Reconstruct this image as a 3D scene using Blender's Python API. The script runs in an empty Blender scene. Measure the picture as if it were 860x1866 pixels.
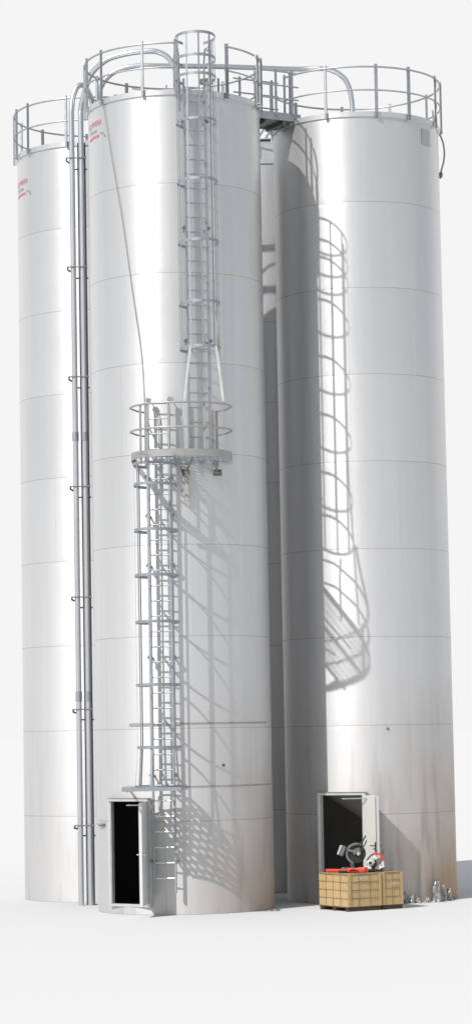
import bpy, bmesh, math, random
from mathutils import Vector, Matrix, noise
R_ = math.radians
sin, cos, pi = math.sin, math.cos, math.pi
random.seed(7)
scn = bpy.context.scene
col = scn.collection

# ------------------------------------------------------------------ materials
def new_mat(name):
    m = bpy.data.materials.new(name); m.use_nodes = True
    nt = m.node_tree; nt.nodes.clear()
    out = nt.nodes.new('ShaderNodeOutputMaterial')
    b = nt.nodes.new('ShaderNodeBsdfPrincipled')
    nt.links.new(b.outputs[0], out.inputs[0])
    return m, nt, b

def N(nt, typ, **kw):
    n = nt.nodes.new(typ)
    for k, v in kw.items(): setattr(n, k, v)
    return n

def M(nt, op, a, b=None, c=None, clamp=False):
    n = nt.nodes.new('ShaderNodeMath'); n.operation = op; n.use_clamp = clamp
    for i, v in enumerate((a, b, c)):
        if v is None: continue
        if isinstance(v, (int, float)): n.inputs[i].default_value = v
        else: nt.links.new(v, n.inputs[i])
    return n.outputs[0]

def mixc(nt, f, a, b, blend='MIX'):
    n = nt.nodes.new('ShaderNodeMix'); n.data_type = 'RGBA'; n.blend_type = blend
    for s, v in ((n.inputs[0], f), (n.inputs[6], a), (n.inputs[7], b)):
        if isinstance(v, (int, float)): s.default_value = v
        elif isinstance(v, tuple): s.default_value = v if len(v) == 4 else v + (1,)
        else: nt.links.new(v, s)
    return n.outputs[2]

def simple(name, c, rough=.5, metal=0., var=.12, scale=6., bump=0.):
    m, nt, b = new_mat(name)
    tc = N(nt, 'ShaderNodeTexCoord'); no = N(nt, 'ShaderNodeTexNoise')
    no.inputs['Scale'].default_value = scale; no.inputs['Detail'].default_value = 5
    nt.links.new(tc.outputs['Object'], no.inputs['Vector'])
    v = M(nt, 'MULTIPLY_ADD', no.outputs['Fac'], 2*var, 1-var)
    cc = N(nt, 'ShaderNodeVectorMath', operation='SCALE'); cc.inputs[0].default_value = c
    nt.links.new(v, cc.inputs[3]); nt.links.new(cc.outputs[0], b.inputs['Base Color'])
    r = M(nt, 'MULTIPLY_ADD', no.outputs['Fac'], .2, rough-.1)
    nt.links.new(r, b.inputs['Roughness'])
    b.inputs['Metallic'].default_value = metal
    if bump:
        bp = N(nt, 'ShaderNodeBump'); bp.inputs['Strength'].default_value = bump
        bp.inputs['Distance'].default_value = .01
        nt.links.new(no.outputs['Fac'], bp.inputs['Height']); nt.links.new(bp.outputs[0], b.inputs['Normal'])
    return m

H, S, RAD = 15.797, 1.755, 1.72

def aluminium(name, seed, seam_dark=.42):
    """rolled aluminium sheet in welded courses, with seams, rolling marks and weather streaks"""
    m, nt, b = new_mat(name)
    tc = N(nt, 'ShaderNodeTexCoord'); sp = N(nt, 'ShaderNodeSeparateXYZ')
    nt.links.new(tc.outputs['Object'], sp.inputs[0])
    x, y, z = sp.outputs
    k = M(nt, 'DIVIDE', M(nt, 'SUBTRACT', H, z), S)
    fr = M(nt, 'FRACT', k); fl = M(nt, 'FLOOR', k)
    dist = M(nt, 'MINIMUM', fr, M(nt, 'SUBTRACT', 1., fr))
    seam = M(nt, 'SUBTRACT', 1., M(nt, 'DIVIDE', dist, .0058, clamp=True), clamp=True)
    nearh = M(nt, 'SUBTRACT', 1., M(nt, 'DIVIDE', dist, .05, clamp=True), clamp=True)
    ang = M(nt, 'ARCTAN2', x, M(nt, 'MULTIPLY', y, -1.))             # 0 towards the camera
    # staggered vertical joints, two to a course
    off = M(nt, 'FRACT', M(nt, 'MULTIPLY_ADD', fl, .37, seed*.173))
    av = M(nt, 'FRACT', M(nt, 'ADD', M(nt, 'DIVIDE', ang, 2*pi/2), off))
    dv = M(nt, 'MINIMUM', av, M(nt, 'SUBTRACT', 1., av))
    vs = M(nt, 'SUBTRACT', 1., M(nt, 'DIVIDE', dv, .0017, clamp=True), clamp=True)
    panel = M(nt, 'FLOOR', M(nt, 'ADD', M(nt, 'DIVIDE', ang, pi), off))
    wn = N(nt, 'ShaderNodeTexWhiteNoise', noise_dimensions='2D')
    cb = N(nt, 'ShaderNodeCombineXYZ'); nt.links.new(M(nt, 'ADD', fl, seed*11.), cb.inputs[0]); nt.links.new(panel, cb.inputs[1])
    nt.links.new(cb.outputs[0], wn.inputs['Vector'])
    # fine rolling texture and long vertical streaks
    mp = N(nt, 'ShaderNodeMapping'); mp.inputs['Scale'].default_value = (7, 7, .28)
    nt.links.new(tc.outputs['Object'], mp.inputs[0])
    st = N(nt, 'ShaderNodeTexNoise'); st.inputs['Scale'].default_value = 1.; st.inputs['Detail'].default_value = 6
    nt.links.new(mp.outputs[0], st.inputs['Vector'])
    gr = N(nt, 'ShaderNodeTexNoise'); gr.inputs['Scale'].default_value = 42; gr.inputs['Detail'].default_value = 3
    nt.links.new(tc.outputs['Object'], gr.inputs['Vector'])
    bl = N(nt, 'ShaderNodeTexNoise'); bl.inputs['Scale'].default_value = .9; bl.inputs['Detail'].default_value = 2
    nt.links.new(tc.outputs['Object'], bl.inputs['Vector'])
    v = M(nt, 'MULTIPLY_ADD', wn.outputs['Value'], .035, .955)
    v = M(nt, 'ADD', v, M(nt, 'MULTIPLY', M(nt, 'SUBTRACT', st.outputs['Fac'], .5), .10))
    v = M(nt, 'ADD', v, M(nt, 'MULTIPLY', M(nt, 'SUBTRACT', gr.outputs['Fac'], .5), .10))
    base = N(nt, 'ShaderNodeVectorMath', operation='SCALE'); base.inputs[0].default_value = (.70, .703, .71)
    nt.links.new(v, base.inputs[3])
    c = base.outputs[0]
    # tan ground reflection painted in with dust, stronger rightwards; then runs of grime
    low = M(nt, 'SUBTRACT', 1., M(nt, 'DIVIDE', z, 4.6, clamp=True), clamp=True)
    dust_refl = M(nt, 'MULTIPLY', low, M(nt, 'MULTIPLY_ADD', bl.outputs['Fac'], .9, .0), clamp=True)
    refl_side = M(nt, 'MULTIPLY_ADD', M(nt, 'MULTIPLY', ang, .8, clamp=True), 1.5, .30)
    c = mixc(nt, M(nt, 'MULTIPLY', dust_refl, M(nt, 'MULTIPLY', refl_side, 1.15 if 2 < seed < 3 else .6), clamp=True), c, (.54, .41, .29))
    mp2 = N(nt, 'ShaderNodeMapping'); mp2.inputs['Scale'].default_value = (5.5, 5.5, .55); mp2.inputs['Location'].default_value = (seed*3.1, 0, 0)
    nt.links.new(tc.outputs['Object'], mp2.inputs[0])
    s2 = N(nt, 'ShaderNodeTexNoise'); s2.inputs['Scale'].default_value = 1.; s2.inputs['Detail'].default_value = 3
    nt.links.new(mp2.outputs[0], s2.inputs['Vector'])
    run = M(nt, 'MULTIPLY', M(nt, 'MULTIPLY', M(nt, 'SUBTRACT', s2.outputs['Fac'], .53), 6., clamp=True), low, clamp=True)
    c = mixc(nt, M(nt, 'MULTIPLY', run, .18 if seed < 2 or seed > 3 else .45), c, (.25, .245, .24))
    line = M(nt, 'MAXIMUM', M(nt, 'MULTIPLY', seam, seam_dark*1.4), M(nt, 'MULTIPLY', vs, .25))
    c = mixc(nt, line, c, (.20, .19, .17))
    nt.links.new(c, b.inputs['Base Color'])
    b.inputs['Metallic'].default_value = .68
    rr = M(nt, 'ADD', M(nt, 'MULTIPLY_ADD', gr.outputs['Fac'], .10, .34), M(nt, 'MULTIPLY', dust_refl, .25))
    rr = M(nt, 'ADD', rr, M(nt, 'MULTIPLY', wn.outputs['Value'], .03))
    rr = M(nt, 'ADD', rr, M(nt, 'MULTIPLY', M(nt, 'SUBTRACT', 1., M(nt, 'DIVIDE', z, 11.5, clamp=True)), .27))
    nt.links.new(rr, b.inputs['Roughness'])
    # circumferential mill grain stretches reflections up and down
    tg = N(nt, 'ShaderNodeTangent', direction_type='RADIAL', axis='Z'); nt.links.new(tg.outputs[0], b.inputs['Tangent'])
    b.inputs['Anisotropic'].default_value = .5; b.inputs['Anisotropic Rotation'].default_value = .25
    # sheets bulge a few millimetres between their joints
    h = M(nt, 'ADD', M(nt, 'MULTIPLY', bl.outputs['Fac'], .5), M(nt, 'MULTIPLY', nearh, -.12))
    h = M(nt, 'ADD', h, M(nt, 'MULTIPLY', gr.outputs['Fac'], .012))
    bp = N(nt, 'ShaderNodeBump'); bp.inputs['Strength'].default_value = .55; bp.inputs['Distance'].default_value = .035
    nt.links.new(h, bp.inputs['Height']); nt.links.new(bp.outputs[0], b.inputs['Normal'])
    return m

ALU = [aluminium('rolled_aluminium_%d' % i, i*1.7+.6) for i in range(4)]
GALV = simple('galvanised_steel', (.35, .38, .405), .50, .6, .16, 9, .1)
RAIL = simple('weathered_galvanised_rail', (.42, .445, .465), .45, .7, .18, 9, .1)
ALUP = simple('aluminium_profile', (.72, .73, .74), .38, .75, .08, 5)
PIPE = simple('aluminium_pipe', (.62, .65, .68), .36, .85, .02, 1)
LAND = simple('landing_aluminium', (.40, .40, .39), .45, .6, .10, 7)
WHITE = simple('white_door_paint', (.72, .72, .69), .45, 0, .05, 3)
FRAMEM = simple('door_frame_metal', (.62, .64, .64), .4, .5, .08, 5)
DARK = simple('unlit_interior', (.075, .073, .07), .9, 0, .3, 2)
BLACK = simple('black_plastic', (.022, .022, .022), .5, 0, .2, 10)
GREY = simple('grey_cast_metal', (.20, .205, .205), .45, .5, .15, 14)
TAN = None
REDM = simple('red_painted_steel', (.62, .055, .03), .42, 0, .12, 9)
WHITEP = simple('white_plastic', (.75, .75, .73), .35, 0, .05, 9)
RUST = simple('dusty_steel_angle', (.38, .36, .34), .6, .4, .2, 8)
CABLE = simple('grey_cable_sheath', (.34, .33, .31), .6, 0, .1, 4)
DARK_FLOOR = simple('shade_dark_floor', (.03, .028, .025), .9, 0, .2, 4)  # floor darkened to hold the shade inside the silos
YEL = simple('pale_weathered_duct', (.42, .41, .37), .6, 0, .1, 6)
RED_INK = simple('faded_red_lettering', (.58, .14, .20), .5, 0, .25, 18)
GREY_INK = simple('faded_grey_lettering', (.25, .29, .30), .5, 0, .25, 18)
BROWN = simple('dry_brown_stalk', (.26, .19, .11), .8, 0, .3, 20)
GLINT_FOIL = simple('added_glint_foil', (.42, .43, .44), .45, .85, .2, 30, .6)
PALLET = simple('dark_pallet_wood', (.07, .045, .03), .8, 0, .3, 18)

LINER = simple('dim_bare_lining', (.55, .54, .52), .8, 0, .2, 2)
def crate_mat():
    m, nt, b = new_mat('tan_block_carton')
    tc = N(nt, 'ShaderNodeTexCoord')
    n1 = N(nt, 'ShaderNodeTexNoise'); n1.inputs['Scale'].default_value = 5; n1.inputs['Detail'].default_value = 6
    nt.links.new(tc.outputs['Object'], n1.inputs['Vector'])
    mp = N(nt, 'ShaderNodeMapping'); mp.inputs['Scale'].default_value = (40, 40, 3)
    nt.links.new(tc.outputs['Object'], mp.inputs[0])
    n2 = N(nt, 'ShaderNodeTexNoise'); n2.inputs['Scale'].default_value = 1
    nt.links.new(mp.outputs[0], n2.inputs['Vector'])
    c = mixc(nt, n1.outputs['Fac'], (.44, .30, .135), (.56, .41, .215))
    c = mixc(nt, M(nt, 'MULTIPLY', M(nt, 'SUBTRACT', n2.outputs['Fac'], .55), 3., clamp=True), c, (.34, .23, .11))
    nt.links.new(c, b.inputs['Base Color']); b.inputs['Roughness'].default_value = .75
    bp = N(nt, 'ShaderNodeBump'); bp.inputs['Strength'].default_value = .3; bp.inputs['Distance'].default_value = .01
    nt.links.new(n1.outputs['Fac'], bp.inputs['Height']); nt.links.new(bp.outputs[0], b.inputs['Normal'])
    return m
TAN = crate_mat()
WIRE = simple('dark_binding_strap', (.22, .165, .09), .7, 0, .2, 20)
CHALK = simple('chalk_marking', (.66, .61, .51), .9, 0, .15, 40)

# ------------------------------------------------------------------ mesh builder
class MB:
    def __init__(s): s.bm = bmesh.new()
    def face(s, vs):
        try: s.bm.faces.new(vs)
        except ValueError: pass
    def tube(s, pts, r, n=10, cap=True, closed=False):
        pts = [Vector(p) for p in pts]; rings = []; prev = None
        for i, p in enumerate(pts):
            if closed: t = (pts[(i+1) % len(pts)]-pts[i-1])
            else: t = pts[min(i+1, len(pts)-1)]-pts[max(i-1, 0)]
            t.normalize()
            if prev is None:
                a = Vector((0, 0, 1)) if abs(t.z) < .9 else Vector((1, 0, 0))
                u = t.cross(a).normalized()
            else:
                u = (prev-t*prev.dot(t)).normalized()
            prev = u; w = t.cross(u)
            rr = r[i] if isinstance(r, (list, tuple)) else r
            rings.append([s.bm.verts.new(p+u*(rr*cos(2*pi*k/n))+w*(rr*sin(2*pi*k/n))) for k in range(n)])
        m = len(rings)
        for i in range(m if closed else m-1):
            a, b = rings[i], rings[(i+1) % m]
            for k in range(n): s.face((a[k], a[(k+1) % n], b[(k+1) % n], b[k]))
        if cap and not closed: s.face(rings[0][::-1]); s.face(rings[-1])
        return s
    def ribbon(s, pts, w, t, up=(0, 0, 1), closed=False):
        """flat bar of width w along 'up' and thickness t swept along pts"""
        pts = [Vector(p) for p in pts]; rings = []
        for i, p in enumerate(pts):
            if closed: d = pts[(i+1) % len(pts)]-pts[i-1]
            else: d = pts[min(i+1, len(pts)-1)]-pts[max(i-1, 0)]
            d.normalize(); U = Vector(up); U = (U-d*U.dot(d)).normalized(); n = d.cross(U)
            rings.append([s.bm.verts.new(p+U*(a*w/2)+n*(b*t/2)) for a, b in ((1, 1), (1, -1), (-1, -1), (-1, 1))])
        m = len(rings)
        for i in range(m if closed else m-1):
            a, b = rings[i], rings[(i+1) % m]
            for k in range(4): s.face((a[k], b[k], b[(k+1) % 4], a[(k+1) % 4]))
        if not closed: s.face(rings[0]); s.face(rings[-1][::-1])
        return s
    def box(s, c, size, mat=None, bevel=0):
        x, y, z = (v/2 for v in size); c = Vector(c)
        vs = []
        for sx, sy, sz in ((-1,-1,-1),(1,-1,-1),(1,1,-1),(-1,1,-1),(-1,-1,1),(1,-1,1),(1,1,1),(-1,1,1)):
            v = Vector((sx*x, sy*y, sz*z))
            if mat is not None: v = mat @ v
            vs.append(s.bm.verts.new(v+c))
        for f in ((0,3,2,1),(4,5,6,7),(0,1,5,4),(1,2,6,5),(2,3,7,6),(3,0,4,7)): s.face([vs[i] for i in f])
        return s
    def prism(s, poly, z0, z1):
        a = [s.bm.verts.new((p[0], p[1], z0)) for p in poly]; b = [s.bm.verts.new((p[0], p[1], z1)) for p in poly]
        n = len(poly)
        for k in range(n): s.face((a[k], a[(k+1) % n], b[(k+1) % n], b[k]))
        s.face(a[::-1]); s.face(b); return s
    def disc(s, c, r, h, axis=(0, 0, 1), n=24):
        ax = Vector(axis).normalized(); c = Vector(c)
        return s.tube([c-ax*h/2, c+ax*h/2], r, n)
    def build(s, name, mat, parent=None, origin=None, smooth=40, bevel=0, label=None):
        bmesh.ops.recalc_face_normals(s.bm, faces=s.bm.faces)
        me = bpy.data.meshes.new(name)
        o = bpy.data.objects.new(name, me); col.objects.link(o)
        base = Vector(origin) if origin is not None else (parent_base(parent) if parent else Vector((0, 0, 0)))
        bmesh.ops.translate(s.bm, verts=s.bm.verts, vec=-base)
        s.bm.to_mesh(me); s.bm.free()
        if smooth:
            me.shade_smooth() if hasattr(me, 'shade_smooth') else None
            me.set_sharp_from_angle(angle=R_(smooth))
        me.materials.append(mat)
        if parent: o.parent = parent
        else: o.location = base
        if bevel:
            md = o.modifiers.new('b', 'BEVEL'); md.width = bevel; md.segments = 2; md.limit_method = 'ANGLE'
        if label: o['label'] = label
        return o

def parent_base(p):
    b = Vector((0, 0, 0))
    while p: b += Vector(p.location); p = p.parent
    return b

def thing(name, loc, label, cat, group=None):
    o = bpy.data.objects.new(name, None); col.objects.link(o); o.location = loc
    o.empty_display_size = .2
    tag(o, label, cat, group); return o
def tag(o, label, cat, group=None):
    o['label'] = label; o['category'] = cat
    if group: o['group'] = group
    return o

SC = {'C': Vector((-1.102, 50.0, 0)), 'R': Vector((2.632, 52.029, 0)), 'L': Vector((-2.878, 54.098, 0)), 'B': Vector((.856, 56.127, 0))}
def P(s, a, r, z):
    """world point on a silo: azimuth a in degrees, 0 faces the viewer, positive to the right"""
    c = SC[s]; a = R_(a); return Vector((c.x+r*sin(a), c.y-r*cos(a), z))
def arc(s, a0, a1, r, z, step=4):
    n = max(2, int(abs(a1-a0)/step)+1)
    return [P(s, a0+(a1-a0)*i/n, r, z) for i in range(n+1)]

# ------------------------------------------------------------------ silos
def frame_geo(s, az, dist, hw):
    """centre, tangent and outward normal of a flat door frame set in the curved wall"""
    n = Vector((sin(R_(az)), -cos(R_(az)), 0)); t = Vector((cos(R_(az)), sin(R_(az)), 0))
    return SC[s]+n*dist, t, n

def add_silo(s, label, mat, door=None, rail_gaps=(), posts=(), rail_arcs=()):
    T = thing('silo', SC[s], label, 'silo', 'tall aluminium silos standing in a cluster')
    c = SC[s]
    # wall with the door opening left out
    mb = MB(); n = 180; zs = [0, .2, 2.14]+[H-S*k for k in range(7, -1, -1)]
    zs = sorted(set(round(z, 4) for z in zs))
    azs = [-180+360*i/n for i in range(n)]
    rings = [[mb.bm.verts.new(P(s, a, RAD, z)) for a in azs] for z in zs]
    for i in range(len(zs)-1):
        for k in range(n):
            a = azs[k]+1
            if door and abs(a-door['az']) < door['ha'] and .1 < (zs[i]+zs[i+1])/2 < 2.14: continue
            mb.face((rings[i][k], rings[i][(k+1) % n], rings[i+1][(k+1) % n], rings[i+1][k]))
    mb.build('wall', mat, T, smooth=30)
    # low cone roof
    mb = MB(); top = mb.bm.verts.new(c+Vector((0, 0, H+.16)))
    rg = [mb.bm.verts.new(P(s, a, RAD-.012, H+.005)) for a in azs]
    for k in range(n): mb.face((rg[k], rg[(k+1) % n], top))
    mb.build('roof', ALUP, T)
    # rolled rim angle that carries the rail
    mb = MB(); mb.ribbon(arc(s, -180, 176, RAD+.022, H+.035), .10, .014, closed=True)
    mb.ribbon(arc(s, -180, 176, RAD+.008, H-.012), .012, .04, closed=True)
    mb.build('rim', ALUP, T)
    # guard rail > posts
    mb = MB()
    for a0, a1 in rail_arcs:
        mb.tube(arc(s, a0, a1, RAD+.055, H+1.00), .020, 8)
        mb.tube(arc(s, a0, a1, RAD+.055, H+.52), .017, 8)
        
    g = mb.build('guard_rail', RAIL, T)
    for a in posts:
        mb = MB()
        p = P(s, a, RAD+.055, 0); rot = Matrix.Rotation(R_(a), 3, 'Z')
        mb.box((p.x, p.y, H+.51), (.055, .014, 1.10), rot)
        q = P(s, a, RAD+.065, 0); e = Vector((cos(R_(a)), sin(R_(a)), 0))*.025
        mb.box((q.x+e.x, q.y+e.y, H+.51), (.012, .05, 1.10), rot)
        for dz in (.0, .06):
            mb.disc(P(s, a, RAD+.08, H+dz), .014, .03, (sin(R_(a)), -cos(R_(a)), 0), 8)
        mb.build('post', RAIL, g)
    if door:
        az, ha = door['az'], door['ha']; hw = door['hw']; dist = 1.705
        o, t, nn = frame_geo(s, az, dist, hw)
        rot = Matrix((t, nn*-1, Vector((0, 0, 1)))).transposed()
        # liner and floor, doorway shade put into the dark colours
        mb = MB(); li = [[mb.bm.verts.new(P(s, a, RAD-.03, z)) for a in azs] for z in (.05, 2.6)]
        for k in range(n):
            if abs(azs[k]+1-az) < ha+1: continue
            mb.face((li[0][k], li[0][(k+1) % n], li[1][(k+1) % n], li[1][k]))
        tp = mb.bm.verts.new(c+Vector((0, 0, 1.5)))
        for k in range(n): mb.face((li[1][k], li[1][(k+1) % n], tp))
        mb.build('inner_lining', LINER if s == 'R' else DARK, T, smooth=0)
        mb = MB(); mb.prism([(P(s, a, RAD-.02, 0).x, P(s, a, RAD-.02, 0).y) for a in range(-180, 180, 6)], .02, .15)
        mb.build('floor', DARK_FLOOR, T, smooth=0)
        # frame: two jambs, head, sill, boxed back to the curved wall
        mb = MB(); dp = .085; w = .05
        for sg in (-1, 1):
            q = o+t*(sg*(hw-w/2))-nn*(dp/2); mb.box((q.x, q.y, 1.17), (w, dp, 2.02), rot)
            q = o+t*(sg*(hw-.008))+nn*.008; mb.box((q.x, q.y, 1.17), (.055 if sg < 0 else .03, .010, 2.03), rot)
        q = o-nn*(dp/2-.02); mb.box((q.x, q.y, 2.165), (2*hw-.004, dp+.05, .05), rot)
        q = o-nn*(dp/2); mb.box((q.x, q.y, .17), (2*hw-.006, dp+.05, .045), rot)
        mb.build('door_frame', FRAMEM, T, smooth=0, bevel=.004)
        mb = MB(); q = o+nn*.01; mb.box((q.x, q.y, 2.20), (2*hw+.05, .10, .010), rot)
        mb.build('drip_cap', RUST, T, smooth=0)
        # leaf swung outwards on the right-hand jamb
        hg = o+t*(hw-w-.005)+nn*.03; d = Vector(door['dir']+(0,)).normalized(); L = door['len']
        ln = Vector((d.y, -d.x, 0)); rl = Matrix((d, ln, Vector((0, 0, 1)))).transposed()
        q = hg+d*L/2
        mb = MB(); mb.box((q.x, q.y, 1.175), (L, .040, 1.93), rl)
        leaf = mb.build('door', WHITE, T, smooth=0, bevel=.004, label='pale door leaf standing open')
        mb = MB()
        for sg in (-1, 1):
            q = hg+d*(L-.02)+ln*(sg*.026); mb.box((q.x, q.y, 1.16), (.04, .01, 1.92), rl)
            q = hg+d*.02+ln*(sg*.026); mb.box((q.x, q.y, 1.16), (.03, .01, 1.92), rl)
        mb.build('edge_strip', ALUP, leaf, smooth=0)
        mb = MB(); hq = hg+d*(L-.08)
        for sg in (-1, 1):
            mb.tube([hq+Vector((0, 0, 1.17)), hq+ln*sg*.08+Vector((0, 0, 1.17)), hq+ln*sg*.085-d*.11+Vector((0, 0, 1.17))], .011, 8)
            q = hq+ln*sg*.027; mb.box((q.x, q.y, 1.14), (.04, .012, .2), rl)
        mb.build('handle', BLACK if s == 'R' else ALUP, leaf)
        # door closer arm at the top
        mb = MB(); a = o+t*(hw-.45)+nn*.03+Vector((0, 0, 2.08)); b = hg+d*.28+Vector((0, 0, 2.08))
        mb.tube([a, a+nn*.1+Vector((0,0,-.01)), b], .012, 6); q = hg+d*.2+ln*(-.05 if s == 'R' else .05)
        mb.box((q.x, q.y, 2.07), (.22, .05, .05), rl)
        mb.build('door_closer', GALV, leaf)
    return T

PO = lambda *a: a
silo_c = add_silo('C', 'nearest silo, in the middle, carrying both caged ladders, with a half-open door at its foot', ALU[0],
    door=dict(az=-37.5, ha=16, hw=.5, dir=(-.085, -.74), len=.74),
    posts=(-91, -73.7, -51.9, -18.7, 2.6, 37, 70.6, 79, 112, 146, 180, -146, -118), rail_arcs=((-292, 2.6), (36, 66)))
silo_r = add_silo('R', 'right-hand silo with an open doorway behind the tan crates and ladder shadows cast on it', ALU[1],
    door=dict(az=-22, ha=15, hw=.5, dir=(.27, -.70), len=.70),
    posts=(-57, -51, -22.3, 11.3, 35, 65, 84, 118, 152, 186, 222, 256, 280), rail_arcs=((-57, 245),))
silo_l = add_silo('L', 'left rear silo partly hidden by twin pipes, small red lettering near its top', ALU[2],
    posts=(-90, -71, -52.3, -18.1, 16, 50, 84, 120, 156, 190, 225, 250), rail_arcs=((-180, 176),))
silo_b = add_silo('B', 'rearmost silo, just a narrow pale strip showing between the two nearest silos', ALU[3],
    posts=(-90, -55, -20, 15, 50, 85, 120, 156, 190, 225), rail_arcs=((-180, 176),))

# curved stiffening angles on the near silo
for z, a0, a1, hh in ((3.60, -35.6, 70, .05), (2.405, -39.4, 86, .045)):
    mb = MB(); mb.ribbon(arc('C', a0, a0+36, RAD+.010, z), hh, .020); mb.ribbon(arc('C', a0+36, a1, RAD+.004, z), hh*.7, .006)
    mb.build('wall_stiffener', RUST, silo_c)
# step bracket left of the near door, wall vents, inspection plate
mb = MB(); mb.box(P('C', -66, 1.76, 1.70), (.26, .10, .018), Matrix.Rotation(R_(-60), 3, 'Z')); mb.box(P('C', -66, 1.75, 1.68), (.20, .04, .05), Matrix.Rotation(R_(-60), 3, 'Z'))
mb.build('wall_bracket', RUST, silo_c, smooth=0)
mb = MB(); mb.disc(P('C', 26.8, 1.725, 2.80), .022, .03, (sin(R_(26.8)), -cos(R_(26.8)), 0), 12); mb.build('drain_hole', BLACK, silo_c)
mb = MB(); mb.disc(P('R', 9.7, 1.725, 3.436), .026, .03, (sin(R_(9.7)), -cos(R_(9.7)), 0), 12); mb.build('drain_hole', GREY, silo_r)
mb = MB(); mb.ribbon(arc('R', 48.5, 59, RAD+.006, 15.49), .34, .006); o = mb.build('inspection_plate', simple('dull_grey_plate', (.52, .52, .51), .5, .8, .1, 8), silo_r)

# lettering wrapped round the wall
def wall_text(s, txt, a0, z, h, width, mat, par, lean=.12):
    cu = bpy.data.curves.new('t', 'FONT'); cu.body = txt; cu.size = 1; cu.extrude = 0
    to = bpy.data.objects.new('t', cu); col.objects.link(to)
    dg = bpy.context.evaluated_depsgraph_get(); me = bpy.data.meshes.new_from_object(to.evaluated_get(dg))
    bpy.data.objects.remove(to)
    xs = [v.co.x for v in me.vertices]; ys = [v.co.y for v in me.vertices]
    x0, x1, y0, y1 = min(xs), max(xs), min(ys), max(ys)
    bm = bmesh.new(); bm.from_mesh(me)
    bmesh.ops.subdivide_edges(bm, edges=[e for e in bm.edges if e.calc_length() > .3], cuts=2)
    for v in bm.verts:
        yy = (v.co.y-y0)/(y1-y0); u = (v.co.x-x0)/(x1-x0)*width+lean*h*yy
        v.co = P(s, a0+math.degrees(u/RAD), RAD+.007, z+yy*h)-SC[s]
    bm.to_mesh(me); bm.free(); me.materials.append(mat)
    o = bpy.data.objects.new('lettering', me); col.objects.link(o); o.parent = par; me.name = 'lettering'
    return o
def swoosh(s, a0, z, par):
    mb = MB(); pts = [P(s, a0+x, RAD+.005, z+.02*sin(x/18*pi)) for x in range(0, 17, 2)]
    mb.ribbon(pts, .05, .004); mb.build('lettering', RED_INK, par)
    mb = MB(); mb.ribbon([P(s, a0+x, RAD+.005, z+.05-.004*(x-19)**2) for x in (18, 20, 22, 24)], .04, .004); mb.build('lettering', GREY_INK, par)
for s, a0, z0, par in (('C', -77.5, 15.40, silo_c), ('L', -79, 15.17, silo_l)):
    wall_text(s, 'GUMMERA', a0, z0, .11, .68, RED_INK, par)
    wall_text(s, 'Silos', a0+3, z0-.125, .085, .40, GREY_INK, par)
    swoosh(s, a0+3, z0-.22, par)

# ------------------------------------------------------------------ caged ladders
def ladder(s, az, z0, z1, rung0, dz, ky, cage_c, cage_r, hoops, straps, z_strap, label, hoop_h=.055, brackets=(), half=.205, rl=1.90):
    base = P(s, az, rl, z0)
    T = thing('caged_ladder', base, label, 'ladder', 'caged ladders on the nearest silo')
    t = Vector((cos(R_(az)), sin(R_(az)), 0)); nn = Vector((sin(R_(az)), -cos(R_(az)), 0)); rot = Matrix.Rotation(R_(az), 3, 'Z')
    c = P(s, az, rl, 0)
    for sg in (-1, 1):
        mb = MB(); q = c+t*(sg*half)
        mb.box((q.x, q.y, (z0+z1)/2), (.040, .05, z1-z0), rot)
        mb.build('stile', GALV, T, smooth=0, bevel=.003)
    z = rung0
    while z < z1-.05:
        mb = MB(); mb.tube([c-t*half+Vector((0, 0, z)), c+t*half+Vector((0, 0, z))], .0135, 8)
        mb.build('rung', ALUP if z < 2.4 else GALV, T); z += dz
    for z in brackets:
        for sg in (-1, 1):
            mb = MB(); q = c+t*(sg*(half+.012)); w = q-nn*(rl-RAD-.0)
            m = (q+w)/2; mb.box((m.x, m.y, z), (.014, (q-w).length+.05, .05), rot)
            q2 = q+t*(sg*.02); mb.box((q2.x, q2.y, z+.02), (.05, .05, .07), rot)
            mb.disc((q2.x+t.x*sg*.02, q2.y+t.y*sg*.02, z+.02), .018, .05, t, 8)
            mb.build('wall_bracket', GREY, T, smooth=0)
    cc = Vector(cage_c+(0,))
    def CP(a, r, z):                      # point on the oval cage, a measured from the cage's own front
        v = t*(r*sin(R_(a)))+nn*(r*ky*cos(R_(a))); return Vector((cc.x+v.x, cc.y+v.y, z))
    def ring(z, r=cage_r):
        pts = []
        A = c-t*half; B = c+t*half
        for k in range(0, 29):
            pts.append(CP(-140+280*k/28, r, z))
        return [Vector((A.x, A.y, z))]+pts+[Vector((B.x, B.y, z))]
    for z in hoops:
        mb = MB(); mb.ribbon(ring(z), hoop_h, .006)
        for a in straps:
            p = CP(a, cage_r+.006, z)
            mb.disc(p, .010, .02, (sin(R_(az+a)), -cos(R_(az+a)), 0), 6)
        mb.build('hoop', GALV, T)
    for a in straps:
        mb = MB(); p = lambda z, r: CP(a, r, z)
        up = Vector((cos(R_(az+a)), sin(R_(az+a)), 0))
        mb.ribbon([p(z_strap[0], cage_r-.007), p(z_strap[1], cage_r-.007)], .034, .006, up=up)
        mb.build('strap', GALV, T, smooth=0)
    return T, t, nn, c
STR = (-113, -77, -41, -5, 31, 67, 103)
UP, t, nn, c = ladder('C', 13.3, 8.66, 16.05, 8.78, .284, 1.20, (-.625, 47.70), .38,
    (10.70, 11.56, 12.74, 13.915, 15.075, 15.94, 16.30, 16.74), STR, (10.68, 16.765),
    'upper caged ladder climbing from the mid-height landing to the silo roof', brackets=(10.9, 13.1, 15.2))
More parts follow.
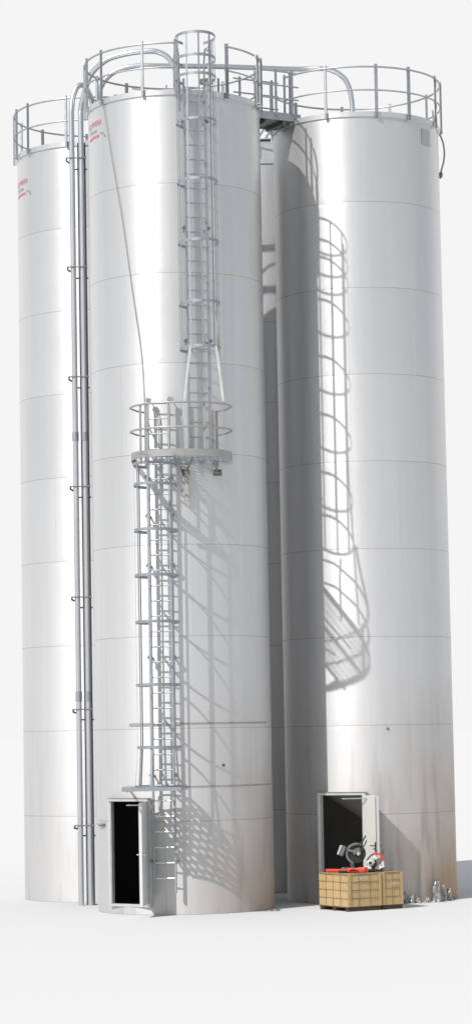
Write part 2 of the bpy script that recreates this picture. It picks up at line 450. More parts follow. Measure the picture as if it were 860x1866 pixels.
# flared stays from the lowest hoop of the upper cage down to the landing rail
for x0, x1, yy in ((-.80, -.93, 47.22), (-.32, -.20, 47.34)):
    mb = MB(); mb.ribbon([(x0, yy, 10.70), (x0+(x1-x0)*.4, yy-.02, 10.3), (x1, yy-.12, 9.62)], .045, .008, up=(1, 0, 0)); mb.build('stay', ALUP, UP, smooth=0)
mb = MB()
# walk-through handles beside the roof gate
for sg in (-1, 1):
    q = c+t*(sg*.30); mb.tube([q+Vector((0, 0, 15.4)), q+Vector((0, 0, 16.5)), q-nn*.10+Vector((0, 0, 16.72)), q-nn*.32+Vector((0, 0, 16.72)), q-nn*.42+Vector((0, 0, 16.5)), q-nn*.42+Vector((0, 0, 15.85))], .02, 8)
mb.build('walk_through_handle', GALV, UP)
for sg in (-1, 1):
    mb = MB(); q = c+t*(sg*.33); mb.box((q.x, q.y, 16.3), (.03, .09, 1.0), Matrix.Rotation(R_(13.3), 3, 'Z')); mb.build('gate_post', GALV, UP, smooth=0)
# cable with clips running down inside the upper cage
mb = MB(); mb.tube([(-.36, 47.45, z) for z in (16.7, 14.5, 12.6)]+[(-.33, 47.46, 11.6), (-.24, 47.47, 10.4), (-.20, 47.44, 9.0)], .014, 6); mb.build('earthing_cable', CABLE, UP)

LO, t, nn, c = ladder('C', -10.7, .42, 9.82, .70, .291, 1.35, (-1.515, 47.66), .40,
    (8.49, 8.10, 7.24, 6.385, 5.51, 4.33, 3.165), STR, (3.14, 8.51),
    'lower caged ladder rising from beside the door to the mid-height landing', brackets=(8.30, 7.55, 6.60, 4.85, 2.62, 1.0))
# bottom section of the cage flares out to a wider hoop with the perforated guard plate
mb = MB(); cx, cy = -1.515, 47.66
n0 = Vector((sin(R_(-10.7)), -cos(R_(-10.7)), 0)); t0 = Vector((cos(R_(-10.7)), sin(R_(-10.7)), 0))
def LCP(a, r, z):
    v = t0*(r*sin(R_(a)))+n0*(r*1.3*cos(R_(a))); return Vector((cx+v.x, cy+v.y, z))
mb.ribbon([c-t*.205+Vector((0, 0, 2.42))]+[LCP(-140+10*k, .46, 2.42) for k in range(29)]+[c+t*.205+Vector((0, 0, 2.42))], .07, .007)
mb.build('hoop', GALV, LO)
for a in STR:
    A = R_(a-10.7); mb = MB()
    mb.ribbon([LCP(a, .40, 3.14), LCP(a, .45, 2.39)], .042, .006, up=(cos(A), sin(A), 0)); mb.build('strap', GALV, LO, smooth=0)
# stile tops curve back and down on to the landing
for sg in (-1, 1):
    q = c+t*(sg*.215); mb = MB()
    mb.ribbon([q+Vector((0, 0, 9.80)), q+t*.08+nn*-.05+Vector((0, 0, 9.74)), q+t*.17+nn*-.10+Vector((0, 0, 9.56)), q+t*.20+nn*-.12+Vector((0, 0, 9.3)), q+t*.20+nn*-.12+Vector((0, 0, 8.0))], .05, .012, up=(nn.x, nn.y, 0))
    mb.box(tuple(q+Vector((0.03, 0, 9.80))), (.10, .07, .07), Matrix.Rotation(R_(20), 3, 'Y'))
    mb.build('curved_handle', GALV, LO, smooth=0)
# perforated plate: outline with a real grid of holes
def perforated(x0, x1, y0, y1, z, nx, ny, frac=.52):
    mb = MB(); dx = (x1-x0)/nx; dy = (y1-y0)/ny; K = 12
    for i in range(nx):
        for j in range(ny):
            cx_, cy_ = x0+(i+.5)*dx, y0+(j+.5)*dy; r = min(dx, dy)*frac*.5
            outer = []; inner = []
            for k in range(K):
                a = 2*pi*k/K+pi/4; ux, uy = cos(a), sin(a); m = max(abs(ux), abs(uy))
                outer.append(mb.bm.verts.new((cx_+ux/m*dx/2, cy_+uy/m*dy/2, z))); inner.append(mb.bm.verts.new((cx_+ux*r, cy_+uy*r, z)))
            for k in range(K): mb.face((outer[k], outer[(k+1) % K], inner[(k+1) % K], inner[k]))
    bmesh.ops.remove_doubles(mb.bm, verts=mb.bm.verts, dist=.0008)
    g = bmesh.ops.extrude_face_region(mb.bm, geom=mb.bm.faces[:])
    bmesh.ops.translate(mb.bm, vec=(0, 0, .006), verts=[v for v in g['geom'] if isinstance(v, bmesh.types.BMVert)])
    return mb
mb = perforated(-2.19, -1.10, 46.90, 47.98, 2.375, 9, 9, .62); mb.build('perforated_guard_plate', GALV, LO, smooth=0)
mb = MB(); mb.ribbon([(-2.19, 47.98, 2.40), (-2.19, 46.9, 2.40), (-1.10, 46.9, 2.40), (-1.10, 47.98, 2.40)], .07, .008)
mb.build('plate_edge', GALV, LO, smooth=0)
for x in (-2.12, -1.17):
    mb = MB(); yb = 50-math.sqrt(1.72**2-(x+1.102)**2)+.01
    mb.box((x, (47.5+yb)/2, 2.355), (.04, yb-47.5, .03)); mb.build('plate_arm', GALV, LO, smooth=0)

# ------------------------------------------------------------------ mid-height landing
LP = thing('landing_platform', (-1.01, 48.2, 8.62), 'mid-height landing with a round-ended handrail joining the two ladders', 'platform')
def dshape(rx, ry, cy, n=40, back=48.45, e=2.6):
    pts = []
    for k in range(n+1):
        a = pi+pi*k/n; ca, sa = cos(a), sin(a)
        pts.append((-1.01+rx*math.copysign(abs(ca)**(2/e), ca), cy-ry*abs(sa)**(2/e)))
    return pts
front = dshape(.95, .90, 47.75, e=2.3)
ol = [Vector((front[0][0], 48.52, 8.635))]+[Vector((x, y, 8.635)) for x, y in front]+[Vector((front[-1][0], 48.58, 8.635))]
mb = MB(); mb.ribbon(ol, .135, .012); mb.build('fascia', LAND, LP)
mb = MB()
def yfront(x):
    u = min(1, abs((x+1.01)/.95)); return 47.75-.90*(1-u**2.3)**(1/2.3)
def ywall(x): return 50-math.sqrt(max(0, 1.735**2-(x+1.102)**2))
y = 46.80
while y < 48.5:
    xs = [-1.95+.01*i for i in range(190)]
    xs = [xx for xx in xs if yfront(xx)+.01 < y < ywall(xx)]
    runs = []
    for xx in xs:
        if y > 47.0 and -1.86 < xx < -1.16: continue
        if runs and xx-runs[-1][1] < .015: runs[-1][1] = xx
        else: runs.append([xx, xx])
    for a_, b_ in runs:
        if b_ > a_: mb.box(((a_+b_)/2, y, 8.625), (b_-a_, .004, .022))
    y += .048
x = -1.90
while x < -.10:
    y0, y1 = yfront(x)+.006, ywall(x)
    if -1.86 < x < -1.16: y1 = 47.0
    mb.box((x, (y0+y1)/2, 8.623), (.004, y1-y0, .012)); x += .12
mb.build('grating', GALV, LP, smooth=0)
for x0, y0, x1, y1 in ((-1.14, 46.80, -1.14, 48.27), (-.60, 46.90, -.60, 48.33), (-1.92, 47.0, -1.14, 46.99)):
    mb = MB(); d = Vector((x1-x0, y1-y0, 0)); m = ((x0+x1)/2, (y0+y1)/2, 8.585)
    mb.box(m, (d.length, .04, .045), Matrix.Rotation(math.atan2(d.y, d.x), 3, 'Z')); mb.build('bearer', GALV, LP, smooth=0)
hand = dshape(.965, .92, 47.75, e=2.1)
for z in (9.575, 9.115):
    mb = MB(); pts = [(-1.71, 48.36, z), (-1.86, 48.10, z)]+[(x, y, z) for x, y in hand[1:-1]]+[(-.16, 48.10, z), (-.34, 48.33, z)]
    mb.tube(pts, .019, 10); mb.build('handrail', LAND, LP)
for x, y in ((-1.71, 48.36), (-.34, 48.33), (-1.76, 47.17), (-1.66, 47.06), (-.56, 46.95)):
    mb = MB(); mb.box((x, y, 9.04), (.045, .014, 1.07)); mb.box((x+.016, y+.02, 9.04), (.012, .04, 1.07)); mb.build('post', LAND, LP, smooth=0)
mb = MB(); mb.box((-.93, 48.22, 9.2), (.13, .02, 1.06)); mb.build('upright_plate', ALUP, LP, smooth=0)
mb = MB()
mb.box((-.93, 48.19, 8.20), (.068, .05, .70)); mb.build('hanging_duct', YEL, LP, smooth=0, bevel=.004)
for x0, x1 in ((-.33, -.40), (-.95, -.80)):
    mb = MB(); w = Vector((x0, ywall(x0)-.02, 8.40)); mb.box(w, (.14, .05, .12)); mb.disc(w+Vector((0, -.03, 0)), .045, .08, (1, 0, 0), 8)
    mb.ribbon([(x1, 47.45, 8.57), (x0, ywall(x0), 8.40)], .03, .02); mb.build('knee_brace', GREY, LP, smooth=0)

# ------------------------------------------------------------------ roof bridge between the near and right silos
BA = SC['C']+Vector((3.73, 2.03, 0)).normalized()*1.60; BB = SC['R']-Vector((3.73, 2.03, 0)).normalized()*1.60
bd = (BB-BA); bl_ = bd.length; bd.normalize(); bn = Vector((-bd.y, bd.x, 0)); mid = (BA+BB)/2
BR = thing('roof_bridge', (mid.x, mid.y, 15.84), 'short railed steel walkway linking the roofs of the middle and right silos', 'walkway')
rb = Matrix.Rotation(math.atan2(bd.y, bd.x), 3, 'Z')
mb = MB(); mb.box((mid.x, mid.y, 15.87), (bl_, .80, .012), rb); mb.build('deck', GALV, BR, smooth=0)
for sg in (-1, 1):
    q = mid+bn*(sg*.41); mb = MB(); mb.box((q.x, q.y, 15.91), (bl_+.1, .012, .16), rb); mb.build('side_plate', GALV, BR, smooth=0)
    mb = MB()
    for z in (16.28, 16.55, 16.84): mb.tube([BA+bn*sg*.42+Vector((0, 0, z)), BB+bn*sg*.42+Vector((0, 0, z))], .017, 8)
    mb.build('handrail', RAIL, BR)
    for f in (.14, .5, .86):
        q = BA+bd*(bl_*f)+bn*(sg*.42); mb = MB(); mb.box((q.x, q.y, 16.36), (.05, .015, 1.06), rb); mb.box((q.x, q.y+.02, 16.36), (.012, .05, 1.06), rb); mb.build('post', GALV, BR, smooth=0)
mb = MB()
for f in (.3, .7):
    q = BA+bd*(bl_*f); mb.box((q.x, q.y, 15.81), (.06, .74, .08), rb)
mb.build('cross_bearer', GREY, BR, smooth=0)

# ------------------------------------------------------------------ pale filter unit on the rear silo
FB = thing('filter_unit', (.86, 55.2, 15.85), 'pale box-shaped filter unit under the bridge on the rearmost silo roof', 'filter unit')
mb = MB(); mb.box((.86, 55.2, 16.13), (.62, .6, .56)); mb.build('housing', ALUP, FB, smooth=0, bevel=.02)
mb = MB(); mb.box((.86, 55.2, 16.435), (.70, .68, .03)); mb.build('lid', GALV, FB, smooth=0)
mb = MB(); mb.ribbon([(.62, 54.95, 16.46), (.80, 54.95, 16.72)], .05, .02); mb.ribbon([(.95, 54.95, 16.72), (.80, 54.95, 16.46)], .05, .02); mb.build('lifting_lug', GALV, FB, smooth=0)

# ------------------------------------------------------------------ roof fittings on the near silo
HT = thing('roof_hatch', (-1.6, 50.3, 15.9), 'low hinged hatch on the roof of the middle silo, its lid propped up', 'hatch')
mb = MB(); mb.tube([(-1.6, 50.3, 15.88), (-1.6, 50.3, 16.22)], .30, 24); mb.build('collar', ALUP, HT)
mb = MB(); mb.disc((-1.62, 50.22, 16.36), .33, .03, (.18, -.25, 1), 28); mb.tube([(-1.3, 50.3, 16.2), (-1.25, 50.3, 16.5)], .02, 6); mb.build('lid', GALV, HT)
VT = thing('pressure_vent', (-.45, 50.2, 15.9), 'small capped vent with flange on the middle silo roof, right of the ladder', 'vent')
mb = MB(); mb.tube([(-.45, 50.1, 15.85), (-.45, 50.1, 16.45)], .07, 14); mb.build('neck', ALUP, VT)
mb = MB(); mb.disc((-.45, 50.1, 16.50), .13, .08, n=18); mb.box((-.2, 50.05, 16.2), (.05, .05, .7)); mb.build('cap', GREY, VT)

# ------------------------------------------------------------------ filling pipes
def smooth_path(pts, k=6):
    pts = [Vector(p) for p in pts]; out = []
    for i in range(len(pts)-1):
        p0 = pts[max(0, i-1)]; p1 = pts[i]; p2 = pts[i+1]; p3 = pts[min(len(pts)-1, i+2)]
        for j in range(k):
            u = j/k
            out.append(.5*((2*p1)+(p2-p0)*u+(2*p0-5*p1+4*p2-p3)*u*u+(3*p1-p0-3*p2+p3)*u**3))
    out.append(pts[-1]); return out
GP = 'aluminium filling pipes feeding the silo roofs'
def pipe(pts, r, label, collars=(), name='filling_pipe'):
    T = thing(name, pts[0], label, 'pipe', GP)
    mb = MB(); mb.tube(smooth_path(pts), r, 18, cap=True); mb.build('tube', PIPE, T)
    for (p, q) in collars:
        mb = MB(); mb.tube([p, q], r+.009, 18); mb.build('coupling', GALV, T)
    return T
zz = [0, 1.5, 4, 7, 10, 13, 15.5, 16.15]
pipe([(-3.252, 51.5, z) for z in zz]+[(-3.245, 51.5, 16.35), (-3.215, 51.52, 16.6), (-3.14, 51.56, 16.8), (-3.05, 51.62, 16.875), (-2.95, 51.8, 16.84), (-2.86, 52.1, 16.66), (-2.82, 52.4, 16.3), (-2.80, 52.6, 15.9)],
     .057, 'left of the two tall vertical pipes, hooking over at its top',
     [((-3.252, 51.5, 9.42), (-3.252, 51.5, 9.60)), ((-3.252, 51.5, 4.1), (-3.252, 51.5, 4.3))])
pipe([(-3.060, 51.5, z) for z in zz]+[(-3.055, 51.5, 16.35), (-3.00, 51.4, 16.55), (-2.93, 51.3, 16.75), (-2.84, 51.15, 16.93), (-2.70, 51.05, 17.08), (-2.55, 50.95, 17.17), (-2.37, 50.9, 17.25), (-2.0, 50.8, 17.31), (-1.6, 50.75, 17.33), (-1.40, 50.75, 17.30), (-1.22, 50.75, 17.19), (-1.09, 50.75, 16.97), (-1.03, 50.75, 16.7), (-1.01, 50.75, 16.4), (-1.01, 50.75, 15.9)],
     .057, 'right one of the two tall vertical pipes, arching over the middle silo roof',
     [((-3.060, 51.5, 9.42), (-3.060, 51.5, 9.60)), ((-3.060, 51.5, 4.1), (-3.060, 51.5, 4.3))])
pipe([(-2.72, 51.9, 12.0), (-2.72, 51.9, 14.5), (-2.71, 51.9, 16.3), (-2.69, 51.85, 16.75), (-2.56, 51.75, 17.0), (-2.32, 51.7, 17.18), (-1.94, 51.65, 17.26), (-1.30, 51.7, 17.27), (0, 52.2, 17.36), (1.35, 53.0, 17.50), (2.0, 53.0, 17.50), (2.25, 53.0, 17.44), (2.45, 53.0, 17.30), (2.56, 53.0, 17.1), (2.62, 53.0, 16.8), (2.63, 53.0, 16.4), (2.63, 53.0, 15.9)],
     .055, 'long horizontal pipe crossing above the roofs and bending down on to the right silo')
# support mast behind the two pipes
PS = thing('pipe_support', (-3.1, 51.62, 0), 'slim twin-post support with crossbars clamping the two vertical pipes', 'pipe support')
for x in (-3.135, -2.995):
    mb = MB(); mb.box((x, 51.63, 7.82), (.03, .05, 15.64)); mb.build('upright', GREY, PS, smooth=0)
mb = MB(); mb.box((-3.065, 51.63, 15.62), (.17, .06, .06)); mb.build('head_plate', GREY, PS, smooth=0)
for z in (15.30, 13.02, 10.74, 8.48, 6.22, 3.94, 1.6):
    mb = MB(); mb.tube([(-3.36, 51.44, z), (-2.97, 51.44, z)], .014, 8); mb.tube([(-3.36, 51.44, z), (-3.37, 51.5, z-.05), (-3.32, 51.6, z-.07)], .02, 8)
    mb.box((-2.985, 51.46, z), (.05, .06, .035)); mb.build('clamp', GREY, PS)
    mb = MB(); mb.tube([(-3.30, 51.60, z-.21), (-2.95, 51.60, z-.21)], .016, 8); mb.build('crossbar', GREY, PS)

# ------------------------------------------------------------------ cables
mb = MB(); pts = [P('C', a, 1.745, z) for a, z in ((-51.5, 15.78), (-43.2, 14.6), (-35.3, 13.4), (-29.0, 12.1), (-22.8, 10.8), (-21.0, 9.8), (-20.5, 8.7))]
tag(mb.tube(smooth_path(pts), .0075, 6).build('hanging_cable', CABLE, origin=P('C', -51.5, 1.745, 15.78)), 'thin grey cable hanging diagonally across the middle silo wall from its roof', 'cable')
mb = MB(); pts = [P('C', a, 1.742, z) for a, z in ((-21.8, 10.9), (-19.6, 10.2), (-18.4, 9.6), (-18.2, 8.7))]
CB = thing('warning_lamp', (4.27, 52, 15.9), 'small lamp on a looping cable off the right silo edge', 'lamp')
mb = MB(); pts = [(4.25, 52.0, 16.3), (4.28, 52, 15.98), (4.36, 52, 15.85), (4.45, 52, 15.62), (4.475, 52, 15.4), (4.455, 52, 15.2), (4.41, 52, 15.05), (4.39, 52, 14.95)]
mb.tube(smooth_path(pts), .018, 8).build('cable', CABLE, CB)
mb = MB(); mb.tube([(4.40, 52, 14.98), (4.385, 52, 14.94), (4.37, 52, 14.88), (4.365, 52, 14.85)], [.03, .05, .05, .02], 12); mb.box((4.33, 52, 14.91), (.07, .05, .04)); mb.build('lamp_head', GREY, CB)

# ------------------------------------------------------------------ crates at the foot of the right silo
A0 = Vector((1.98, 48.30, 0)); cu_ = Vector((cos(R_(31)), sin(R_(31)), 0)); cv = Vector((-cu_.y, cu_.x, 0)); rc = Matrix.Rotation(R_(31), 3, 'Z')
def W(i, j, z): return A0+cu_*i+cv*j+Vector((0, 0, z))
def crate(i0, i1, dep, h, label, text, j0=0):
    w = i1-i0; T = thing('crate', W((i0+i1)/2, dep/2+j0, 0), label, 'crate', 'strapped tan crates outside the right doorway')
    # stacked cartons: slightly uneven boxes
    mb = MB(); rows = 4; nc = max(2, round(w/.25)); hh = (h-.085)/rows
    rnd = random.Random(text)
    nd = 4
    for r in range(rows):
        for k in range(nc):
            for q in range(nd):
                d = rnd.uniform(-.004, .004); ww = w/nc-.003
                mb.box(W(i0+w*(k+.5)/nc+d, j0+dep*(q+.5)/nd+rnd.uniform(-.004, .004), .085+hh*(r+.5)), (ww, dep/nd-.003, hh-.003), rc)
    mb.build('carton_stack', TAN, T, smooth=0, bevel=.003)
    mb = MB()
    for r in range(1, rows+1):
        z = .085+hh*r-(.012 if r == rows else 0)
        pts = [W(i0-.006, j0-.006, z), W(i1+.006, j0-.006, z), W(i1+.006, j0+dep+.006, z), W(i0-.006, j0+dep+.006, z)]
        for a, b in zip(pts, pts[1:]+pts[:1]): mb.ribbon([a, b], 0.007 if r < rows else .020, .005)
    for k in range(1, nc):
        a = W(i0+w*k/nc, j0-.009, .08); b = W(i0+w*k/nc, j0-.009, h)
        mb.ribbon([a, b], .005, .004, up=tuple(cu_))
    if i0 == 0:
        for q in range(1, 4): mb.ribbon([W(-.009, dep*q/4, .08), W(-.009, dep*q/4, h)], .005, .004, up=tuple(cv))
    mb.build('strapping', WIRE, T, smooth=0)
    # corner boards and top rim
    for i in (i0+.03, i1-.03):
        mb = MB(); mb.box(W(i, j0-.012, .085+(h-.085)/2), (.06, .008, h-.09), rc); mb.build('corner_board', TAN, T, smooth=0)
    mb = MB()
    for j in (.06, dep/2, dep-.06): mb.box(W((i0+i1)/2, j0+j, .035), (w-.02, .10, .07), rc)
    mb.box(W((i0+i1)/2, j0+dep/2, .075), (w, dep, .018), rc); mb.build('pallet', PALLET, T, smooth=0)
    # chalk marks on the front
    for (tx, u, z, s_) in text_marks[text]:
        cu = bpy.data.curves.new('t', 'FONT'); cu.body = tx; cu.size = s_; cu.extrude = .0015
        to = bpy.data.objects.new('t', cu); col.objects.link(to); dg = bpy.context.evaluated_depsgraph_get()
        me = bpy.data.meshes.new_from_object(to.evaluated_get(dg)); bpy.data.objects.remove(to)
        M4 = Matrix.Translation(W(i0+u, j0-.019, z)-parent_base(T)) @ Matrix.Rotation(R_(31), 4, 'Z') @ Matrix.Rotation(pi/2, 4, 'X')
        me.transform(M4); me.materials.append(CHALK)
        o = bpy.data.objects.new('lettering', me); col.objects.link(o); o.parent = T
    return T
text_marks = {'a': [('CRLS', .17, .575, .115)], 'b': [('v', .27, .60, .07), ('DC1', .19, .46, .09)]}
crate(0, .76, 1.0, .70, 'left-hand wider crate, chalk-marked, with red tool and saw on top', 'a')
crate(.79, 1.27, .92, .71, 'right-hand narrower crate under the white and red machine', 'b', .02)

# red hand tool lying on the crates
RT = thing('demolition_tool', W(.2, .45, .70), 'long red power tool lying flat on the left crate', 'power tool')
a, b = Vector((1.60, 49.02, .745)), Vector((2.02, 48.80, .745)); 
mb = MB(); mb.tube([a, a+(b-a)*.1, b], [.028, .034, .036], 10); mb.build('shaft', REDM, RT)
d = (b-a).normalized(); rr = Matrix.Rotation(math.atan2(d.y, d.x), 3, 'Z')
mb = MB(); mb.box(b+d*.18+Vector((0, 0, .012)), (.38, .13, .085), rr); mb.box(b+d*.30+Vector((0, 0, .035)), (.18, .11, .07), rr); mb.build('body', REDM, RT, smooth=0, bevel=.02)
mb = MB(); mb.box(b-d*.12+Vector((0, -.05, -.015)), (.16, .07, .05), rr); mb.tube([b+d*.02+Vector((0, -.07, .0)), b+d*.10+Vector((0, -.10, .03)), b+d*.2+Vector((0, -.08, .0))], .014, 8); mb.build('grip', BLACK, RT, smooth=0, bevel=.008)

# chop saw
SW = thing('chop_saw', (2.12, 49.0, .70), 'dark abrasive chop saw with round blade guard standing on the crates in the doorway', 'saw')
mb = MB(); mb.box((2.16, 49.05, .725), (.46, .30, .04), Matrix.Rotation(R_(15), 3, 'Z')); mb.box((2.0, 49.0, .77), (.14, .1, .05)); mb.tube([(2.0, 49, .76), (1.93, 48.98, .80), (1.90, 48.98, .77)], .012, 6); mb.build('base', GREY, SW, smooth=0, bevel=.006)
cxs, cys, czs = 2.185, 48.98, 1.06
mb = MB(); n = 22; y0, y1 = cys-.035, cys+.045; ring = []
for k in range(n+1):
    a = R_(60+190*k/n); ring.append([(cxs+rr_*cos(a), y, czs+rr_*sin(a)) for rr_, y in ((.205, y0), (.205, y1), (.165, y1), (.165, y0))])
vv = [[mb.bm.verts.new(p) for p in r] for r in ring]
for i in range(n):
    for k in range(4): mb.face((vv[i][k], vv[i+1][k], vv[i+1][(k+1) % 4], vv[i][(k+1) % 4]))
mb.face(vv[0]); mb.face(vv[-1][::-1]); mb.build('blade_guard', GREY, SW)
mb = MB(); mb.disc((cxs, cys+.005, czs), .185, .004, (0, 1, 0), 32); mb.build('cutting_disc', BLACK, SW)
mb = MB(); mb.disc((cxs+.045, cys-.06, czs+.0), .030, .05, (.6, 1, .2), 18); mb.build('hub', ALUP, SW)
mb = MB(); mb.box((cxs+.0, cys-.03, czs+.05), (.15, .04, .09), Matrix.Rotation(R_(-25), 3, 'Y')); mb.tube([(cxs-.17, cys-.02, czs+.07), (cxs+.02, cys-.03, czs+.02)], .03, 10); mb.build('gear_housing', GREY, SW)
mb = MB(); mb.box((cxs-.27, cys-.02, czs+.06), (.10, .12, .20), Matrix.Rotation(R_(22), 3, 'Y')); mb.build('motor', GREY, SW, smooth=0, bevel=.02)
mb = MB(); mb.box((cxs-.325, cys-.03, czs+.075), (.03, .11, .19), Matrix.Rotation(R_(22), 3, 'Y')); mb.build('motor_cover', ALUP, SW, smooth=0, bevel=.01)
mb = MB(); mb.tube(smooth_path([(cxs-.02, cys-.03, czs+.15), (cxs+.10, cys-.03, czs+.20), (cxs+.17, cys-.03, czs+.31), (cxs+.19, cys-.03, czs+.34)]), .014, 8); mb.tube(smooth_path([(cxs+.06, cys-.05, czs+.08), (cxs+.15, cys-.05, czs+.14), (cxs+.20, cys-.05, czs+.25)]), .011, 8); mb.build('handle', BLACK, SW)
mb = MB(); mb.tube([(cxs-.06, cys+.08, .75), (cxs-.10, cys+.06, czs-.12), (cxs-.04, cys+.05, czs)], .035, 8); mb.build('pivot_arm', GREY, SW)

# white and red machine
EN = thing('petrol_pump', (2.55, 49.05, .71), 'small white and red engine-driven machine on the right crate against the open door', 'machine')
ex, ey, ez = 2.545, 49.0, .71
mb = MB(); mb.box((ex, ey, ez+.03), (.30, .22, .05)); mb.box((ex-.03, ey, ez+.10), (.12, .16, .12)); mb.build('base', BLACK, EN, smooth=0, bevel=.01)
mb = MB(); mb.disc((ex-.10, ey-.06, ez+.17), .062, .10, (.3, -1, 0), 18); mb.box((ex-.12, ey-.04, ez+.06), (.09, .1, .10)); mb.box((ex+.0, ey-.05, ez+.26), (.09, .1, .06), Matrix.Rotation(R_(20), 3, 'Y'))
mb.box((ex+.09, ey-.05, ez+.09), (.17, .12, .07), Matrix.Rotation(R_(-25), 3, 'Y')); mb.box((ex+.12, ey-.06, ez+.15), (.07, .10, .10), Matrix.Rotation(R_(30), 3, 'Y')); mb.build('casing', WHITEP, EN, smooth=30, bevel=.012)
mb = MB(); mb.disc((ex+.06, ey-.08, ez+.20), .05, .10, (.2, -1, .2), 14); mb.tube(smooth_path([(ex-.04, ey-.1, ez+.24), (ex+.02, ey-.12, ez+.22), (ex+.04, ey-.12, ez+.12), (ex+.0, ey-.12, ez+.05)]), .016, 8); mb.build('cylinder', GREY, EN)
mb = MB(); mb.disc((ex-.10, ey-.13, ez+.17), .028, .03, (.3, -1, 0), 12); mb.box((ex+.01, ey-.07, ez+.16), (.05, .05, .12)); mb.build('intake', BLACK, EN)
mb = MB(); mb.ribbon(smooth_path([(ex-.04, ey-.02, ez+.335), (ex+.06, ey-.02, ez+.335), (ex+.135, ey-.02, ez+.28), (ex+.15, ey-.02, ez+.17), (ex+.13, ey-.02, ez+.12)]), .14, .035, up=(0, 1, 0)); mb.build('cowl', REDM, EN)
mb = MB(); mb.tube(smooth_path([(ex-.16, ey-.05, ez+.22), (ex-.08, ey-.05, ez+.31), (ex+.02, ey-.05, ez+.345)]), .014, 8); mb.tube([(ex+.13, ey-.03, ez+.30), (ex+.155, ey-.03, ez+.42)], .008, 6); mb.build('handle', BLACK, EN)

# ------------------------------------------------------------------ foil shapes added for glints low on the wall, and dry stalks
def foil(az, r, w, h, sd, label):  # crumpled shape added for a glint low on the wall
    mb = MB(); rnd = random.Random(sd); n = 22; m = 9; base = P('R', az, r, 0); rows = []
    for j in range(m):
        f = j/(m-1); row = []
        for k in range(n):
            a = 2*pi*k/n; rr = w*(1-.75*f**2.2)*(.75+1.0*noise.noise(Vector((cos(a)*1.9+sd, sin(a)*1.9, f*4.6))))+.003
            rr *= 1+.18*(k % 2)
            row.append(mb.bm.verts.new((base.x+rr*cos(a)+.2*w*f*noise.noise(Vector((sd, f*3, 0))), base.y+rr*sin(a)*.7, (h*f if j < m-1 else h*(.90+.22*noise.noise(Vector((sd, cos(a)*2, sin(a)*2)))))+.004)))
        rows.append(row)
    for j in range(m-1):
        for k in range(n): mb.face((rows[j][k], rows[j][(k+1) % n], rows[j+1][(k+1) % n], rows[j+1][k]))
    mb.face(rows[-1]); mb.face(rows[0][::-1])
    tag(mb.build('foil_glint', GLINT_FOIL, origin=base, smooth=25), label, 'glint', 'shiny crumpled shapes added for wall glints at the foot of the right silo')
foil(17.7, 1.80, .055, .24, 1, 'slim crumpled foil shape added for a wall glint, nearest the crates, at the right silo foot')
foil(22, 1.84, .045, .18, 2, 'small foil shape added for a wall glint, second from the crates')
foil(26.5, 1.84, .05, .10, 3, 'lowest crumpled foil shape added for a wall glint, in the middle of the row')
foil(33, 1.84, .04, .13, 4, 'short bright foil shape added for a wall glint, left of the tallest one')
foil(40.5, 1.85, .075, .46, 5, 'tallest upright crumpled foil shape added for a wall glint, at the right silo foot')
foil(47.5, 1.85, .05, .34, 6, 'medium pointed foil shape added for a wall glint, right of the tallest one')
foil(53.5, 1.85, .035, .26, 7, 'thin foil shape added for a wall glint, farthest to the right')
ST = thing('dry_plant', P('R', 58, 1.84, 0), 'dry brown stalks at the far right foot of the right silo', 'plant')
for k in range(9):
    b = P('R', 54+k*1.2, 1.80, 0); h = random.uniform(.12, .30); lean = random.uniform(-.16, .05)
    mb = MB(); mb.tube(smooth_path([b, b+Vector((lean*.4, 0, h*.6)), b+Vector((lean, .02, h))]), .007, 5)
    for q in range(3): 
        s0 = b+Vector((lean*(.3+.2*q), 0, h*(.4+.2*q))); mb.ribbon([s0, s0+Vector((random.uniform(-.07, .07), 0, .04))], .012, .003)
    mb.build('stalk', BROWN, ST)

# ------------------------------------------------------------------ ground, sky, sun
mb = MB(); s = 3000; v = [mb.bm.verts.new(p) for p in ((-s, -s, 0), (s, -s, 0), (s, s+2000, 0), (-s, s+2000, 0))]; mb.face(v)
gm, nt, b = new_mat('pale_concrete_yard'); GA = 0.718
b.inputs['Base Color'].default_value = (GA*1.0, GA*1.004, GA*1.012, 1); b.inputs['Roughness'].default_value = 1.; b.inputs['Specular IOR Level'].default_value = 0
g = mb.build('ground', gm, smooth=0); g['kind'] = 'structure'

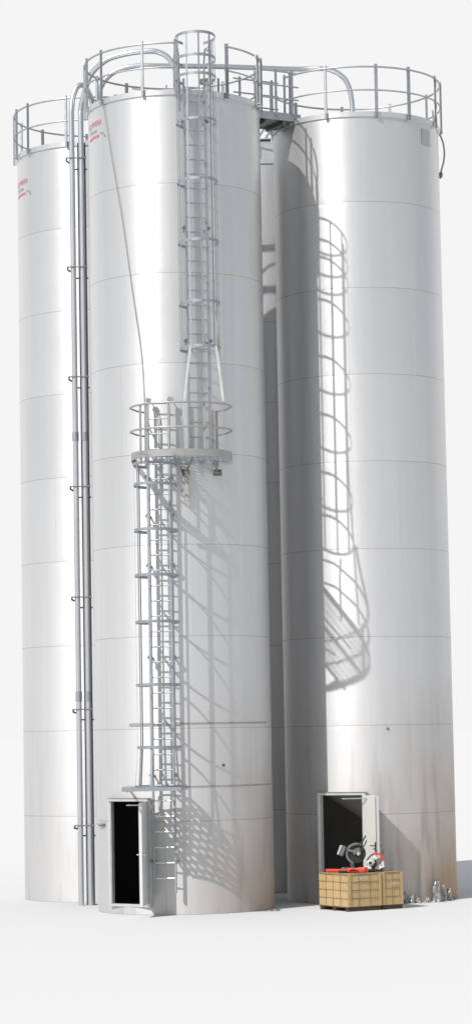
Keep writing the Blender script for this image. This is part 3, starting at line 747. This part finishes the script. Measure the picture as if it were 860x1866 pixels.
AZ, EL = R_(42), R_(42)
w = bpy.data.worlds.new('World'); scn.world = w; w.use_nodes = True; nt = w.node_tree; nt.nodes.clear()
out = N(nt, 'ShaderNodeOutputWorld'); bg = N(nt, 'ShaderNodeBackground')
sky = N(nt, 'ShaderNodeTexSky', sky_type='NISHITA'); sky.sun_disc = False
sky.sun_elevation = EL; sky.sun_rotation = R_(180)+AZ
sc = N(nt, 'ShaderNodeVectorMath', operation='SCALE'); nt.links.new(sky.outputs[0], sc.inputs[0]); sc.inputs[3].default_value = SKYK = .10
tc = N(nt, 'ShaderNodeTexCoord'); sp = N(nt, 'ShaderNodeSeparateXYZ'); nt.links.new(tc.outputs['Generated'], sp.inputs[0])
mr = N(nt, 'ShaderNodeMapRange', interpolation_type='SMOOTHSTEP'); nt.links.new(sp.outputs[1], mr.inputs[0])
mr.inputs[1].default_value = .25; mr.inputs[2].default_value = .85
hz = mixc(nt, .72, sc.outputs[0], (.52, .52, .515))
c = mixc(nt, mr.outputs[0], hz, (.913, .913, .913))
nt.links.new(c, bg.inputs[0]); bg.inputs[1].default_value = 1.0; nt.links.new(bg.outputs[0], out.inputs[0])

sl = bpy.data.lights.new('sun', 'SUN'); sl.energy = 3.6; sl.angle = R_(.5); sl.color = (1., .975, .94)
so = bpy.data.objects.new('sun', sl); col.objects.link(so)
so.rotation_euler = Vector((sin(AZ)*cos(EL), cos(AZ)*cos(EL), -sin(EL))).to_track_quat('-Z', 'Y').to_euler()

# ------------------------------------------------------------------ camera
cd = bpy.data.cameras.new('camera'); co = bpy.data.objects.new('camera', cd); col.objects.link(co)
cd.sensor_fit = 'VERTICAL'; cd.sensor_height = 36; cd.lens = 4612/1866*36; cd.clip_end = 12000; cd.clip_start = .5
pt_, ro = .087, -.018
fw = Vector((0, cos(pt_), sin(pt_))); rt = Vector((1, 0, 0)); up = rt.cross(fw)
X = rt*cos(ro)+up*sin(ro); Y = -rt*sin(ro)+up*cos(ro)
co.matrix_world = Matrix(((X.x, Y.x, -fw.x, 0), (X.y, Y.y, -fw.y, 0), (X.z, Y.z, -fw.z, 3.41), (0, 0, 0, 1)))
scn.camera = co
scn.render.engine = 'CYCLES'
scn.cycles.caustics_reflective = False; scn.cycles.caustics_refractive = False
scn.view_settings.view_transform = 'Standard'; scn.view_settings.look = 'None'; scn.view_settings.exposure = 0; scn.view_settings.gamma = 1
scn.render.resolution_x = 471; scn.render.resolution_y = 1024
